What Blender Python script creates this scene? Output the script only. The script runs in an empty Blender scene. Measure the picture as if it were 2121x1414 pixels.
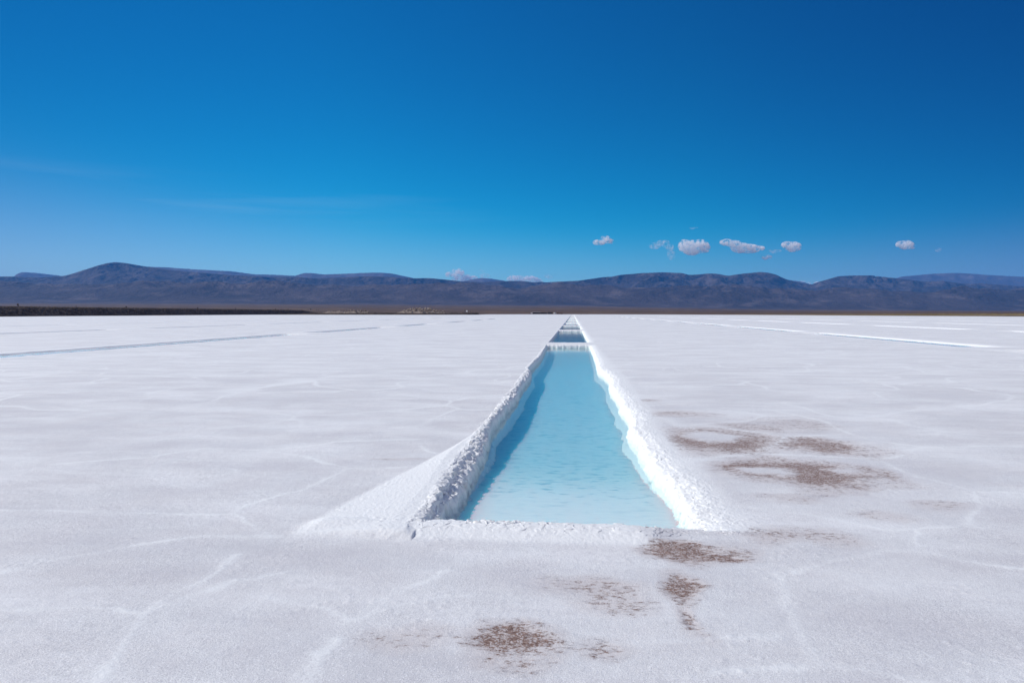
import bpy, bmesh, math, random
import numpy as np
from mathutils import Vector, Matrix, Euler

# ------------------------------------------------------------------ camera
H_EYE = 1.7
F = 1414.0                      # focal length in pixels of the 2121 px wide photograph (24 mm)
YAW = math.atan(126.0 / F)
PITCH = math.atan(59.0 / F)
sc = bpy.context.scene
C = sc.collection
cam_d = bpy.data.cameras.new('camera')
cam_d.sensor_width = 36.0
cam_d.lens = 24.0
cam_d.clip_start = 0.05
cam_d.clip_end = 200000.0
cam = bpy.data.objects.new('camera', cam_d)
C.objects.link(cam)
cam.location = (0, 0, H_EYE)
cam.rotation_euler = (math.pi / 2 - PITCH, 0, YAW)
sc.camera = cam
RM = cam.rotation_euler.to_matrix()

# ------------------------------------------------------------------ sky, sun, exposure
SUN_EL = math.radians(40.0)
SUN_AZ = math.radians(-80.0)    # clockwise from +Y : to the left, a little ahead
wd = bpy.data.worlds.new('World')
sc.world = wd
wd.use_nodes = True
nt = wd.node_tree
nt.nodes.clear()
N = nt.nodes.new
L = nt.links.new
w_out = N('ShaderNodeOutputWorld')
w_bg = N('ShaderNodeBackground')
w_bg.inputs['Strength'].default_value = 0.13
sky = N('ShaderNodeTexSky')
sky.sky_type = 'NISHITA'
sky.sun_disc = False
sky.sun_elevation = SUN_EL
sky.sun_rotation = SUN_AZ
sky.altitude = 3400
sky.air_density = 1.0
sky.dust_density = 0.4
sky.ozone_density = 2.0
tint = N('ShaderNodeMix'); tint.data_type = 'RGBA'; tint.blend_type = 'MULTIPLY'
tint.inputs[0].default_value = 1.0
tint.inputs[7].default_value = (0.42, 0.95, 1.0, 1)
L(sky.outputs[0], tint.inputs[6])
# deep polarised blue: the green and red fall away faster than the blue with height and towards the right
def wmath(op, a, b_=None, c=None):
    k = N('ShaderNodeMath'); k.operation = op
    for s_, v in zip(k.inputs, (a, b_, c)):
        if v is None: continue
        if isinstance(v, (int, float)): s_.default_value = v
        else: L(v, s_)
    return k.outputs[0]
BG = 0.11
tcw = N('ShaderNodeTexCoord')
sxw = N('ShaderNodeSeparateXYZ'); L(tcw.outputs['Generated'], sxw.inputs[0])
srgb = N('ShaderNodeSeparateColor'); L(tint.outputs[2], srgb.inputs[0])
q = wmath('MULTIPLY', wmath('SUBTRACT', sxw.outputs[0], -0.22), wmath('SUBTRACT', sxw.outputs[0], -0.22))
fall = wmath('MULTIPLY_ADD', q, -0.55, 0.80)
fall = wmath('SUBTRACT', fall, wmath('MULTIPLY', wmath('MAXIMUM', wmath('SUBTRACT', -0.35, sxw.outputs[0]), 0.0), 0.25))
fall = wmath('MAXIMUM', fall, 0.45)
rt_ = wmath('MULTIPLY_ADD', wmath('MULTIPLY', srgb.outputs[0], BG), 3.0, -0.34)
rr_ = wmath('MULTIPLY', wmath('ADD', rt_, wmath('SQRT', wmath('MULTIPLY_ADD', rt_, rt_, 0.0022))), 0.5)
gl_ = wmath('SUBTRACT', wmath('SUBTRACT', 1.0, wmath('MULTIPLY', wmath('MAXIMUM', wmath('SUBTRACT', sxw.outputs[0], 0.15), 0.0), 0.55)), wmath('MULTIPLY', wmath('MAXIMUM', wmath('SUBTRACT', -0.3, sxw.outputs[0]), 0.0), 0.38))
gg_ = wmath('MULTIPLY', wmath('MULTIPLY', gl_, wmath('POWER', wmath('MULTIPLY', srgb.outputs[1], BG), 1.42)), 1.12)
bb_ = wmath('MULTIPLY', srgb.outputs[2], BG * 0.88)
crgb = N('ShaderNodeCombineColor')
for i_, v_ in enumerate((rr_, gg_, bb_)):
    L(wmath('MULTIPLY', wmath('MULTIPLY', v_, fall), 1.0 / BG), crgb.inputs[i_])
# sky behind the camera made brighter and whiter, to lift the shadow fill
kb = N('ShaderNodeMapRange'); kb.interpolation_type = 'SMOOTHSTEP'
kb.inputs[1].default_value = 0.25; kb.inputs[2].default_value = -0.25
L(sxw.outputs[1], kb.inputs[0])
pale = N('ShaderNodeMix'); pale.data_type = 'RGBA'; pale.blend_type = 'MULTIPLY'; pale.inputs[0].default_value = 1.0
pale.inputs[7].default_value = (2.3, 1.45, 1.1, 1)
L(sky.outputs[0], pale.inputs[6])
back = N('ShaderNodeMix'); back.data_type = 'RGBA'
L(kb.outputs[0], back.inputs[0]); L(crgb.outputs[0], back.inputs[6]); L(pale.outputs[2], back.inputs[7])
# thin streaks of cirrus low in the left sky, laid out by direction
tc = N('ShaderNodeTexCoord')
mp = N('ShaderNodeMapping'); mp.inputs['Scale'].default_value = (1.6, 1.6, 26.0)
L(tc.outputs['Generated'], mp.inputs['Vector'])
nz = N('ShaderNodeTexNoise'); nz.inputs['Scale'].default_value = 1.7; nz.inputs['Detail'].default_value = 5
L(mp.outputs[0], nz.inputs['Vector'])
cr = N('ShaderNodeMapRange'); cr.inputs[1].default_value = 0.50; cr.inputs[2].default_value = 0.85
L(nz.outputs['Fac'], cr.inputs[0])
sx = N('ShaderNodeSeparateXYZ'); L(tc.outputs['Generated'], sx.inputs[0])
mx_ = N('ShaderNodeMapRange'); mx_.inputs[1].default_value = 0.05; mx_.inputs[2].default_value = -0.6
mx_.inputs[3].default_value = 0.0; mx_.inputs[4].default_value = 1.0
L(sx.outputs[0], mx_.inputs[0])
mz1 = N('ShaderNodeMapRange'); mz1.inputs[1].default_value = 0.035; mz1.inputs[2].default_value = 0.008
za = N('ShaderNodeMath'); za.operation = 'SUBTRACT'; L(sx.outputs[2], za.inputs[0]); za.inputs[1].default_value = 0.150
zb_ = N('ShaderNodeMath'); zb_.operation = 'ABSOLUTE'; L(za.outputs[0], zb_.inputs[0])
L(zb_.outputs[0], mz1.inputs[0])
m1 = N('ShaderNodeMath'); m1.operation = 'MULTIPLY'; L(cr.outputs[0], m1.inputs[0]); L(mx_.outputs[0], m1.inputs[1])
m2 = N('ShaderNodeMath'); m2.operation = 'MULTIPLY'; L(m1.outputs[0], m2.inputs[0]); L(mz1.outputs[0], m2.inputs[1])
m3 = N('ShaderNodeMath'); m3.operation = 'MULTIPLY'; L(m2.outputs[0], m3.inputs[0]); m3.inputs[1].default_value = 0.20
cir = N('ShaderNodeMix'); cir.data_type = 'RGBA'
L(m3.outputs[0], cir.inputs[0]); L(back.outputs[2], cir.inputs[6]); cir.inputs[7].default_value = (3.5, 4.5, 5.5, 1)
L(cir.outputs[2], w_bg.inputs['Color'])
L(w_bg.outputs[0], w_out.inputs['Surface'])

sun_d = bpy.data.lights.new('sun', 'SUN')
sun_d.energy = 3.35
sun_d.angle = math.radians(0.53)
sun_d.color = (1.0, 0.97, 0.93)
sun = bpy.data.objects.new('sun', sun_d)
C.objects.link(sun)
sdir = Vector((math.sin(SUN_AZ) * math.cos(SUN_EL), math.cos(SUN_AZ) * math.cos(SUN_EL), math.sin(SUN_EL)))
sun.rotation_euler = sdir.to_track_quat('Z', 'Y').to_euler()
sun.location = (-30, 20, 30)

sc.view_settings.view_transform = 'Standard'
sc.view_settings.look = 'None'
sc.view_settings.exposure = 0.25
sc.view_settings.gamma = 1
sc.cycles.volume_bounces = 28
sc.cycles.max_bounces = 32
sc.cycles.diffuse_bounces = 3
sc.cycles.transparent_max_bounces = 12

# ------------------------------------------------------------------ helpers
rng = random.Random(7)


def at(px, py, z=0.0):
    """ground point seen at a pixel of the photograph, on the level z"""
    v = RM @ Vector((px - 1060.5, -(py - 707.0), -F))
    t = (z - H_EYE) / v.z
    return v.x * t, v.y * t


def az_of(px):
    """compass angle (clockwise from +Y) of a photograph column at the horizon"""
    v = RM @ Vector((px - 1060.5, -(648 - 707.0), -F))
    return math.atan2(v.x, v.y)


def polar(px, d):
    a = az_of(px)
    return d * math.sin(a) / math.cos(a + YAW), d * math.cos(a) / math.cos(a + YAW)


def tag(o, label=None, cat=None, group=None, kind=None):
    if label: o['label'] = label
    if cat: o['category'] = cat
    if group: o['group'] = group
    if kind: o['kind'] = kind
    return o


def obj_from(name, verts, faces, mat, parent=None, smooth=False):
    me = bpy.data.meshes.new(name)
    me.from_pydata(verts, [], faces)
    if smooth:
        me.shade_smooth()
    me.materials.append(mat)
    o = bpy.data.objects.new(name, me)
    C.objects.link(o)
    o.parent = parent
    return o


def empty(name, loc, rz=0.0):
    o = bpy.data.objects.new(name, None)
    C.objects.link(o)
    o.location = loc
    o.rotation_euler = (0, 0, rz)
    return o


def grid_mesh(name, X, Y, Z, mat, attrs=None, smooth=True):
    """a sheet from 2-D coordinate arrays"""
    r, c = X.shape
    me = bpy.data.meshes.new(name)
    me.vertices.add(r * c)
    co = np.stack([X, Y, Z], -1).astype(np.float32).reshape(-1)
    me.vertices.foreach_set('co', co)
    idx = np.arange(r * c, dtype=np.int32).reshape(r, c)
    q = np.stack([idx[:-1, :-1], idx[:-1, 1:], idx[1:, 1:], idx[1:, :-1]], -1).reshape(-1)
    nf = (r - 1) * (c - 1)
    me.loops.add(nf * 4)
    me.loops.foreach_set('vertex_index', q)
    me.polygons.add(nf)
    me.polygons.foreach_set('loop_start', np.arange(0, nf * 4, 4, dtype=np.int32))
    me.polygons.foreach_set('use_smooth', np.full(nf, smooth))
    for k, a in (attrs or {}).items():
        at_ = me.attributes.new(k, 'FLOAT', 'POINT')
        at_.data.foreach_set('value', a.astype(np.float32).reshape(-1))
    me.materials.append(mat)
    me.update(calc_edges=True)
    o = bpy.data.objects.new(name, me)
    C.objects.link(o)
    return o


# ---- numpy noise
def _hash(ix, iy, seed):
    h = (ix.astype(np.int64) * 374761393 + iy.astype(np.int64) * 668265263 + seed * 1442695041) & 0xFFFFFFFF
    h = ((h ^ (h >> 13)) * 1274126177) & 0xFFFFFFFF
    h = ((h ^ (h >> 16)) * 2246822519) & 0xFFFFFFFF
    return (h ^ (h >> 15)) & 0xFFFFFFFF


def perlin(x, y, seed=0):
    xi = np.floor(x); yi = np.floor(y)
    fx = x - xi; fy = y - yi
    u = fx * fx * fx * (fx * (fx * 6 - 15) + 10)
    v = fy * fy * fy * (fy * (fy * 6 - 15) + 10)

    def g(dx, dy):
        a = _hash(xi + dx, yi + dy, seed).astype(np.float64) * (2 * math.pi / 4294967296.0)
        return np.cos(a) * (fx - dx) + np.sin(a) * (fy - dy)
    a = g(0, 0); b = g(1, 0); c = g(0, 1); d = g(1, 1)
    return (a + u * (b - a) + v * ((c + u * (d - c)) - (a + u * (b - a)))) * 1.5


def fbm(x, y, octs=4, seed=0, gain=0.5, lac=2.03):
    s = 0; a = 1.0; t = 0
    for i in range(octs):
        s = s + a * perlin(x, y, seed + i * 17)
        t += a; a *= gain
        x = x * lac + 13.7; y = y * lac - 7.1
    return s / t


def ridged(x, y, octs=4, seed=0, gain=0.5):
    s = 0; a = 1.0; t = 0
    for i in range(octs):
        s = s + a * (1 - np.abs(perlin(x, y, seed + i * 31)) * 1.6)
        t += a; a *= gain
        x = x * 2.1 + 5.3; y = y * 2.1 + 9.1
    return s / t


def worley(x, y, seed=0):
    """distances to the nearest and second nearest feature point"""
    xi = np.floor(x); yi = np.floor(y)
    f1 = np.full(x.shape, 9.0); f2 = np.full(x.shape, 9.0)
    for dx in (-1, 0, 1):
        for dy in (-1, 0, 1):
            cx = xi + dx; cy = yi + dy
            h = _hash(cx, cy, seed)
            px = cx + (h & 0xFFFF) / 65536.0
            py = cy + ((h >> 16) & 0xFFFF) / 65536.0
            d = np.hypot(px - x, py - y)
            f2 = np.minimum(f2, np.maximum(f1, d))
            f1 = np.minimum(f1, d)
    return f1, f2


def sstep(a, b, x):
    t = np.clip((x - a) / (b - a), 0, 1)
    return t * t * (3 - 2 * t)


# ------------------------------------------------------------------ materials
def mat(name):
    m = bpy.data.materials.new(name)
    m.use_nodes = True
    t = m.node_tree
    b = t.nodes['Principled BSDF']
    return m, t, b


def simple(name, col, rough=0.9, var=0.25, scale=3.0, bump=0.0):
    m, t, b = mat(name)
    tcn = t.nodes.new('ShaderNodeTexCoord')
    n = t.nodes.new('ShaderNodeTexNoise'); n.inputs['Scale'].default_value = scale; n.inputs['Detail'].default_value = 5
    t.links.new(tcn.outputs['Object'], n.inputs['Vector'])
    r = t.nodes.new('ShaderNodeValToRGB')
    r.color_ramp.elements[0].position = 0.3
    r.color_ramp.elements[1].position = 0.7
    r.color_ramp.elements[0].color = tuple(c * (1 - var) for c in col) + (1,)
    r.color_ramp.elements[1].color = tuple(min(1, c * (1 + var)) for c in col) + (1,)
    t.links.new(n.outputs['Fac'], r.inputs[0])
    t.links.new(r.outputs[0], b.inputs['Base Color'])
    b.inputs['Roughness'].default_value = rough
    if bump:
        bn = t.nodes.new('ShaderNodeBump'); bn.inputs['Distance'].default_value = bump
        t.links.new(n.outputs['Fac'], bn.inputs['Height'])
        t.links.new(bn.outputs[0], b.inputs['Normal'])
    return m


def salt_material():
    m, t, b = mat('salt')
    Nn = t.nodes.new; Ln = t.links.new

    def noise(vec, scale, det=4, rough=0.55):
        n = Nn('ShaderNodeTexNoise')
        n.inputs['Scale'].default_value = scale; n.inputs['Detail'].default_value = det
        n.inputs['Roughness'].default_value = rough
        Ln(vec, n.inputs['Vector'])
        return n

    def mixc(fac, a, c):
        mm = Nn('ShaderNodeMix'); mm.data_type = 'RGBA'
        for s, v in ((mm.inputs[0], fac), (mm.inputs[6], a), (mm.inputs[7], c)):
            if hasattr(v, 'is_linked') or hasattr(v, 'links'):
                Ln(v, s)
            else:
                s.default_value = v
        return mm.outputs[2]

    def mr(v, a, c, lo=0.0, hi=1.0):
        k = Nn('ShaderNodeMapRange')
        k.inputs[1].default_value = a; k.inputs[2].default_value = c
        k.inputs[3].default_value = lo; k.inputs[4].default_value = hi
        Ln(v, k.inputs[0])
        return k.outputs[0]

    def math_(op, a, c):
        k = Nn('ShaderNodeMath'); k.operation = op
        for s, v in ((k.inputs[0], a), (k.inputs[1], c)):
            if isinstance(v, (int, float)):
                s.default_value = v
            else:
                Ln(v, s)
        return k.outputs[0]
    g = Nn('ShaderNodeNewGeometry')
    P = g.outputs['Position']
    a_w = Nn('ShaderNodeAttribute'); a_w.attribute_name = 'crust'
    a_b = Nn('ShaderNodeAttribute'); a_b.attribute_name = 'damp'
    n_big = noise(P, 0.35, 4)
    n_mid = noise(P, 1.6, 5)
    n_fine = noise(P, 45, 4, 0.7)
    base = mixc(mr(n_big.outputs['Fac'], 0.36, 0.66), (0.655, 0.655, 0.655, 1), (0.80, 0.815, 0.805, 1))
    base = mixc(mr(n_mid.outputs['Fac'], 0.38, 0.62, 0, 0.40), base, (0.70, 0.67, 0.655, 1))
    grain = noise(P, 160, 3, 0.8)
    base = mixc(mr(grain.outputs['Fac'], 0.48, 0.70, 0, 0.95), base, (0.38, 0.38, 0.40, 1))
    base = mixc(mr(grain.outputs['Fac'], 0.48, 0.30, 0, 0.8), base, (0.97, 0.98, 0.97, 1))
    # long faint streaks of thicker and thinner crust
    mps = Nn('ShaderNodeMapping'); mps.inputs['Scale'].default_value = (0.5, 1.1, 1.0); Ln(P, mps.inputs['Vector'])
    stk = noise(mps.outputs[0], 0.9, 6, 0.65)
    base = mixc(mr(stk.outputs['Fac'], 0.50, 0.68, 0, 0.6), base, (0.87, 0.88, 0.87, 1))
    base = mixc(mr(stk.outputs['Fac'], 0.50, 0.36, 0, 0.45), base, (0.54, 0.53, 0.55, 1))
    vs = Nn('ShaderNodeTexVoronoi'); vs.inputs['Scale'].default_value = 38; Ln(P, vs.inputs['Vector'])
    base = mixc(mr(vs.outputs['Distance'], 0.16, 0.10, 0, 0.8), base, (0.92, 0.93, 0.94, 1))  # tiny white dots painted as crystal sparkle
    base = mixc(mr(a_b.outputs['Fac'], 0.02, 0.75, 0, 0.65), base, (0.55, 0.47, 0.435, 1))
    m12 = noise(P, 13, 5, 0.7)
    base = mixc(mr(m12.outputs['Fac'], 0.50, 0.68, 0, 0.30), base, (0.50, 0.50, 0.52, 1))
    gz = math_('SUBTRACT', 1.0, math_('ABSOLUTE', math_('SUBTRACT', math_('MULTIPLY', a_w.outputs['Fac'], 2.0), 1.0), 0.0))
    aw = math_('ADD', a_w.outputs['Fac'], math_('MULTIPLY', math_('MULTIPLY', math_('SUBTRACT', n_fine.outputs['Fac'], 0.5), 2.4), gz))
    k_ = Nn('ShaderNodeMath'); k_.operation = 'MAXIMUM'; k_.use_clamp = True; Ln(aw, k_.inputs[0]); k_.inputs[1].default_value = 0.0
    base = mixc(k_.outputs[0], base, (0.825, 0.84, 0.825, 1))
    # brown damp ground that shows where the salt is thin
    mpp = Nn('ShaderNodeMapping'); mpp.inputs['Scale'].default_value = (0.7, 1.3, 1.0); Ln(P, mpp.inputs['Vector'])
    brk = noise(mpp.outputs[0], 22, 6, 0.75)
    brk2 = noise(mpp.outputs[0], 5.5, 3, 0.6)
    s1 = math_('ADD', a_b.outputs['Fac'], math_('MULTIPLY', math_('SUBTRACT', brk.outputs['Fac'], 0.5), 2.7))
    s2 = math_('ADD', s1, math_('MULTIPLY', math_('SUBTRACT', brk2.outputs['Fac'], 0.5), 0.7))
    gate = mr(a_b.outputs['Fac'], 0.03, 0.18)
    damp = math_('MULTIPLY', mr(s2, 0.46, 0.80), gate)
    damp = math_('MULTIPLY', damp, mr(noise(P, 75, 3, 0.7).outputs['Fac'], 0.60, 0.50, 0.10, 1.0))
    rg = noise(mpp.outputs[0], 9, 6, 0.7)
    line = mr(math_('ABSOLUTE', math_('SUBTRACT', rg.outputs['Fac'], 0.5), 0.0), 0.020, 0.004, 0, 0.8)
    line = math_('MULTIPLY', line, math_('MULTIPLY', mr(a_b.outputs['Fac'], 0.10, 0.30), mr(brk2.outputs['Fac'], 0.45, 0.6)))
    base = mixc(line, base, (0.25, 0.23, 0.25, 1))
    brown = mixc(mr(n_fine.outputs['Fac'], 0.35, 0.65), (0.125, 0.070, 0.050, 1), (0.33, 0.22, 0.17, 1))
    base = mixc(damp, base, brown)
    # wet, glassy salt just above and below the brine
    sp = Nn('ShaderNodeSeparateXYZ'); Ln(P, sp.inputs[0])
    base = mixc(mr(sp.outputs[2], -0.085, -0.13, 0, 0.9), base, (0.69, 0.79, 0.765, 1))
    Ln(base, b.inputs['Base Color'])
    Ln(mr(damp, 0, 1, 0.75, 0.6), b.inputs['Roughness'])
    b.inputs['Specular IOR Level'].default_value = 0.3
    b1 = Nn('ShaderNodeBump'); b1.inputs['Distance'].default_value = 0.0026; b1.inputs['Strength'].default_value = 0.9
    Ln(grain.outputs['Fac'], b1.inputs['Height'])
    b2 = Nn('ShaderNodeBump'); b2.inputs['Distance'].default_value = 0.0045; b2.inputs['Strength'].default_value = 0.8
    Ln(n_fine.outputs['Fac'], b2.inputs['Height']); Ln(b1.outputs[0], b2.inputs['Normal'])
    b3 = Nn('ShaderNodeBump'); b3.inputs['Distance'].default_value = 0.006; b3.inputs['Strength'].default_value = 0.8
    n8 = noise(P, 7, 4, 0.6)
    Ln(n8.outputs['Fac'], b3.inputs['Height']); Ln(b2.outputs[0], b3.inputs['Normal'])
    Ln(b3.outputs[0], b.inputs['Normal'])
    return m


def water_material():
    m, t, b = mat('water')
    Nn = t.nodes.new; Ln = t.links.new
    d = Nn('ShaderNodeAttribute'); d.attribute_name = 'depth'
    g = Nn('ShaderNodeNewGeometry')
    r = Nn('ShaderNodeValToRGB')
    e = r.color_ramp.elements
    e[0].position = 0.0; e[0].color = (0.72, 0.88, 0.85, 1)
    e[1].position = 1.0; e[1].color = (0.02, 0.16, 0.30, 1)
    for p, c in ((0.06, (0.80, 0.90, 0.90, 1)), (0.2, (0.71, 0.87, 0.88, 1)), (0.38, (0.50, 0.77, 0.80, 1)), (0.6, (0.39, 0.70, 0.76, 1))):
        k = e.new(p); k.color = c
    k = Nn('ShaderNodeMapRange'); k.inputs[1].default_value = 0.0; k.inputs[2].default_value = 0.60
    Ln(d.outputs['Fac'], k.inputs[0])
    # dark dashes: floor patches, and ripple contrast painted into the colour
    mpn = Nn('ShaderNodeMapping'); mpn.inputs['Scale'].default_value = (5.5, 11.0, 1.0)
    Ln(g.outputs['Position'], mpn.inputs['Vector'])
    n = Nn('ShaderNodeTexNoise'); n.inputs['Scale'].default_value = 1.0; n.inputs['Detail'].default_value = 4
    n.inputs['Roughness'].default_value = 0.6
    Ln(mpn.outputs[0], n.inputs['Vector'])
    kr = Nn('ShaderNodeMapRange'); kr.inputs[1].default_value = 0.53; kr.inputs[2].default_value = 0.70
    kr.inputs[4].default_value = 0.62
    Ln(n.outputs['Fac'], kr.inputs[0])
    km = Nn('ShaderNodeMath'); km.operation = 'MULTIPLY'; Ln(kr.outputs[0], km.inputs[0])
    kk = Nn('ShaderNodeMapRange'); kk.inputs[1].default_value = 0.04; kk.inputs[2].default_value = 0.16
    Ln(d.outputs['Fac'], kk.inputs[0]); Ln(kk.outputs[0], km.inputs[1])
    Ln(k.outputs[0], r.inputs[0])
    mm = Nn('ShaderNodeMix'); mm.data_type = 'RGBA'
    Ln(km.outputs[0], mm.inputs[0]); Ln(r.outputs[0], mm.inputs[6]); mm.inputs[7].default_value = (0.09, 0.42, 0.55, 1)
    Ln(mm.outputs[2], b.inputs['Base Color'])
    b.subsurface_method = 'BURLEY'
    b.inputs['Subsurface Weight'].default_value = 0.9
    b.inputs['Subsurface Radius'].default_value = (0.06, 0.8, 0.9)
    b.inputs['Subsurface Scale'].default_value = 0.6
    b.inputs['Roughness'].default_value = 0.06
    b.inputs['IOR'].default_value = 1.333
    # ripples
    mp2 = Nn('ShaderNodeMapping'); mp2.inputs['Scale'].default_value = (5.0, 14.0, 1.0)
    Ln(g.outputs['Position'], mp2.inputs['Vector'])
    n2 = Nn('ShaderNodeTexNoise'); n2.inputs['Scale'].default_value = 1.0; n2.inputs['Detail'].default_value = 3
    Ln(mp2.outputs[0], n2.inputs['Vector'])
    bp = Nn('ShaderNodeBump'); bp.inputs['Distance'].default_value = 0.002; bp.inputs['Strength'].default_value = 0.5
    Ln(n2.outputs['Fac'], bp.inputs['Height']); Ln(bp.outputs[0], b.inputs['Normal'])
    return m


def land_material(name, c1, c2, c3, s1, s2, bump=0.0, bs=1.0):
    m, t, b = mat(name)
    Nn = t.nodes.new; Ln = t.links.new
    g = Nn('ShaderNodeNewGeometry')

    def nz_(s, det=5, r=0.6):
        n = Nn('ShaderNodeTexNoise'); n.inputs['Scale'].default_value = s; n.inputs['Detail'].default_value = det
        n.inputs['Roughness'].default_value = r
        Ln(g.outputs['Position'], n.inputs['Vector'])
        return n
    a = nz_(s1); c = nz_(s2, 6, 0.7)
    r1 = Nn('ShaderNodeMapRange'); r1.inputs[1].default_value = 0.38; r1.inputs[2].default_value = 0.62
    Ln(a.outputs['Fac'], r1.inputs[0])
    r2 = Nn('ShaderNodeMapRange'); r2.inputs[1].default_value = 0.50; r2.inputs[2].default_value = 0.72
    Ln(c.outputs['Fac'], r2.inputs[0])
    x = Nn('ShaderNodeMix'); x.data_type = 'RGBA'
    Ln(r1.outputs[0], x.inputs[0]); x.inputs[6].default_value = c1 + (1,); x.inputs[7].default_value = c2 + (1,)
    y = Nn('ShaderNodeMix'); y.data_type = 'RGBA'
    Ln(r2.outputs[0], y.inputs[0]); Ln(x.outputs[2], y.inputs[6]); y.inputs[7].default_value = c3 + (1,)
    Ln(y.outputs[2], b.inputs['Base Color'])
    b.inputs['Roughness'].default_value = 0.95
    b.inputs['Specular IOR Level'].default_value = 0.1
    if bump:
        q = nz_(bs, 5, 0.65)
        bp = Nn('ShaderNodeBump'); bp.inputs['Distance'].default_value = bump
        Ln(q.outputs['Fac'], bp.inputs['Height']); Ln(bp.outputs[0], b.inputs['Normal'])
    return m


def film_material():
    m = bpy.data.materials.new('clear_water'); m.use_nodes = True
    t = m.node_tree; t.nodes.clear()
    Nn = t.nodes.new; Ln = t.links.new
    out = Nn('ShaderNodeOutputMaterial'); mix = Nn('ShaderNodeMixShader')
    tr = Nn('ShaderNodeBsdfTransparent'); tr.inputs[0].default_value = (0.93, 0.985, 0.985, 1)
    gl = Nn('ShaderNodeBsdfGlossy'); gl.inputs['Roughness'].default_value = 0.05
    g = Nn('ShaderNodeNewGeometry')
    # Schlick reflectance, the same from above and below the sheet
    vd = Nn('ShaderNodeVectorMath'); vd.operation = 'DOT_PRODUCT'; Ln(g.outputs['Incoming'], vd.inputs[0])
    ab = Nn('ShaderNodeMath'); ab.operation = 'ABSOLUTE'; Ln(vd.outputs['Value'], ab.inputs[0])
    om = Nn('ShaderNodeMath'); om.operation = 'SUBTRACT'; om.inputs[0].default_value = 1.0; om.use_clamp = True; Ln(ab.outputs[0], om.inputs[1])
    pw = Nn('ShaderNodeMath'); pw.operation = 'POWER'; pw.inputs[1].default_value = 5.0; Ln(om.outputs[0], pw.inputs[0])
    fr = Nn('ShaderNodeMath'); fr.operation = 'MULTIPLY_ADD'; fr.inputs[1].default_value = 0.98; fr.inputs[2].default_value = 0.02
    Ln(pw.outputs[0], fr.inputs[0])
    mp2 = Nn('ShaderNodeMapping'); mp2.inputs['Scale'].default_value = (5.0, 14.0, 1.0)
    Ln(g.outputs['Position'], mp2.inputs['Vector'])
    n2 = Nn('ShaderNodeTexNoise'); n2.inputs['Scale'].default_value = 1.0; n2.inputs['Detail'].default_value = 4
    Ln(mp2.outputs[0], n2.inputs['Vector'])
    bp = Nn('ShaderNodeBump'); bp.inputs['Distance'].default_value = 0.003; bp.inputs['Strength'].default_value = 0.7
    Ln(n2.outputs['Fac'], bp.inputs['Height'])
    Ln(bp.outputs[0], gl.inputs['Normal']); Ln(bp.outputs[0], vd.inputs[1])
    Ln(fr.outputs[0], mix.inputs[0]); Ln(tr.outputs[0], mix.inputs[1]); Ln(gl.outputs[0], mix.inputs[2])
    Ln(mix.outputs[0], out.inputs['Surface'])
    return m


M_FILM = film_material()
M_BRINE = water_material(); M_BRINE.name = 'milky_brine'
M_BRINE.node_tree.nodes['Principled BSDF'].inputs['Specular IOR Level'].default_value = 0.0
M_BRINE.node_tree.nodes['Principled BSDF'].inputs['Roughness'].default_value = 0.9
M_SALT = salt_material()
M_WATER = water_material()
M_WATER.node_tree.nodes['Principled BSDF'].inputs['Specular IOR Level'].default_value = 0.12
M_PLAIN = land_material('dry_plain', (0.075, 0.048, 0.034), (0.12, 0.080, 0.055), (0.22, 0.155, 0.11), 0.0012, 0.008)
M_GRASS = land_material('dry_grass', (0.17, 0.125, 0.055), (0.24, 0.18, 0.085), (0.10, 0.075, 0.045), 0.02, 0.15)
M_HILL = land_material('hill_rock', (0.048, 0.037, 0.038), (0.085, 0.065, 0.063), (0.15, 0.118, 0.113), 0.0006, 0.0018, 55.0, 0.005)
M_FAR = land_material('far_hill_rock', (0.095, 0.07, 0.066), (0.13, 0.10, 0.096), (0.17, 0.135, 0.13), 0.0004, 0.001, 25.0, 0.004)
M_GRAVEL = land_material('dark_gravel', (0.042, 0.031, 0.027), (0.075, 0.057, 0.048), (0.20, 0.155, 0.13), 0.15, 1.1, 0.5, 1.2)
M_EARTH = land_material('brown_earth', (0.036, 0.026, 0.020), (0.07, 0.052, 0.040), (0.17, 0.135, 0.105), 0.06, 0.5, 0.4, 0.8)
M_ROCK = simple('tan_rock', (0.27, 0.22, 0.18), 0.95, 0.35, 0.8, 0.15)
M_SHRUB = simple('dark_shrub', (0.045, 0.036, 0.026), 0.95, 0.4, 2.0)
M_POST = simple('dark_post', (0.03, 0.027, 0.025), 0.8, 0.2, 6.0)
M_WHITE = simple('white_paint', (0.75, 0.75, 0.74), 0.6, 0.06, 2.0)
M_DARKWALL = simple('dark_wall', (0.06, 0.048, 0.045), 0.9, 0.25, 1.0)
M_TANROOF = simple('tan_roof', (0.50, 0.40, 0.30), 0.8, 0.15, 1.0)
M_ADOBE = simple('adobe_wall', (0.24, 0.15, 0.12), 0.9, 0.2, 1.0)
M_GLASS = simple('dark_glass', (0.03, 0.035, 0.04), 0.15, 0.1, 2.0)
M_RUBBER = simple('rubber', (0.02, 0.02, 0.02), 0.8, 0.1, 5.0)

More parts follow.
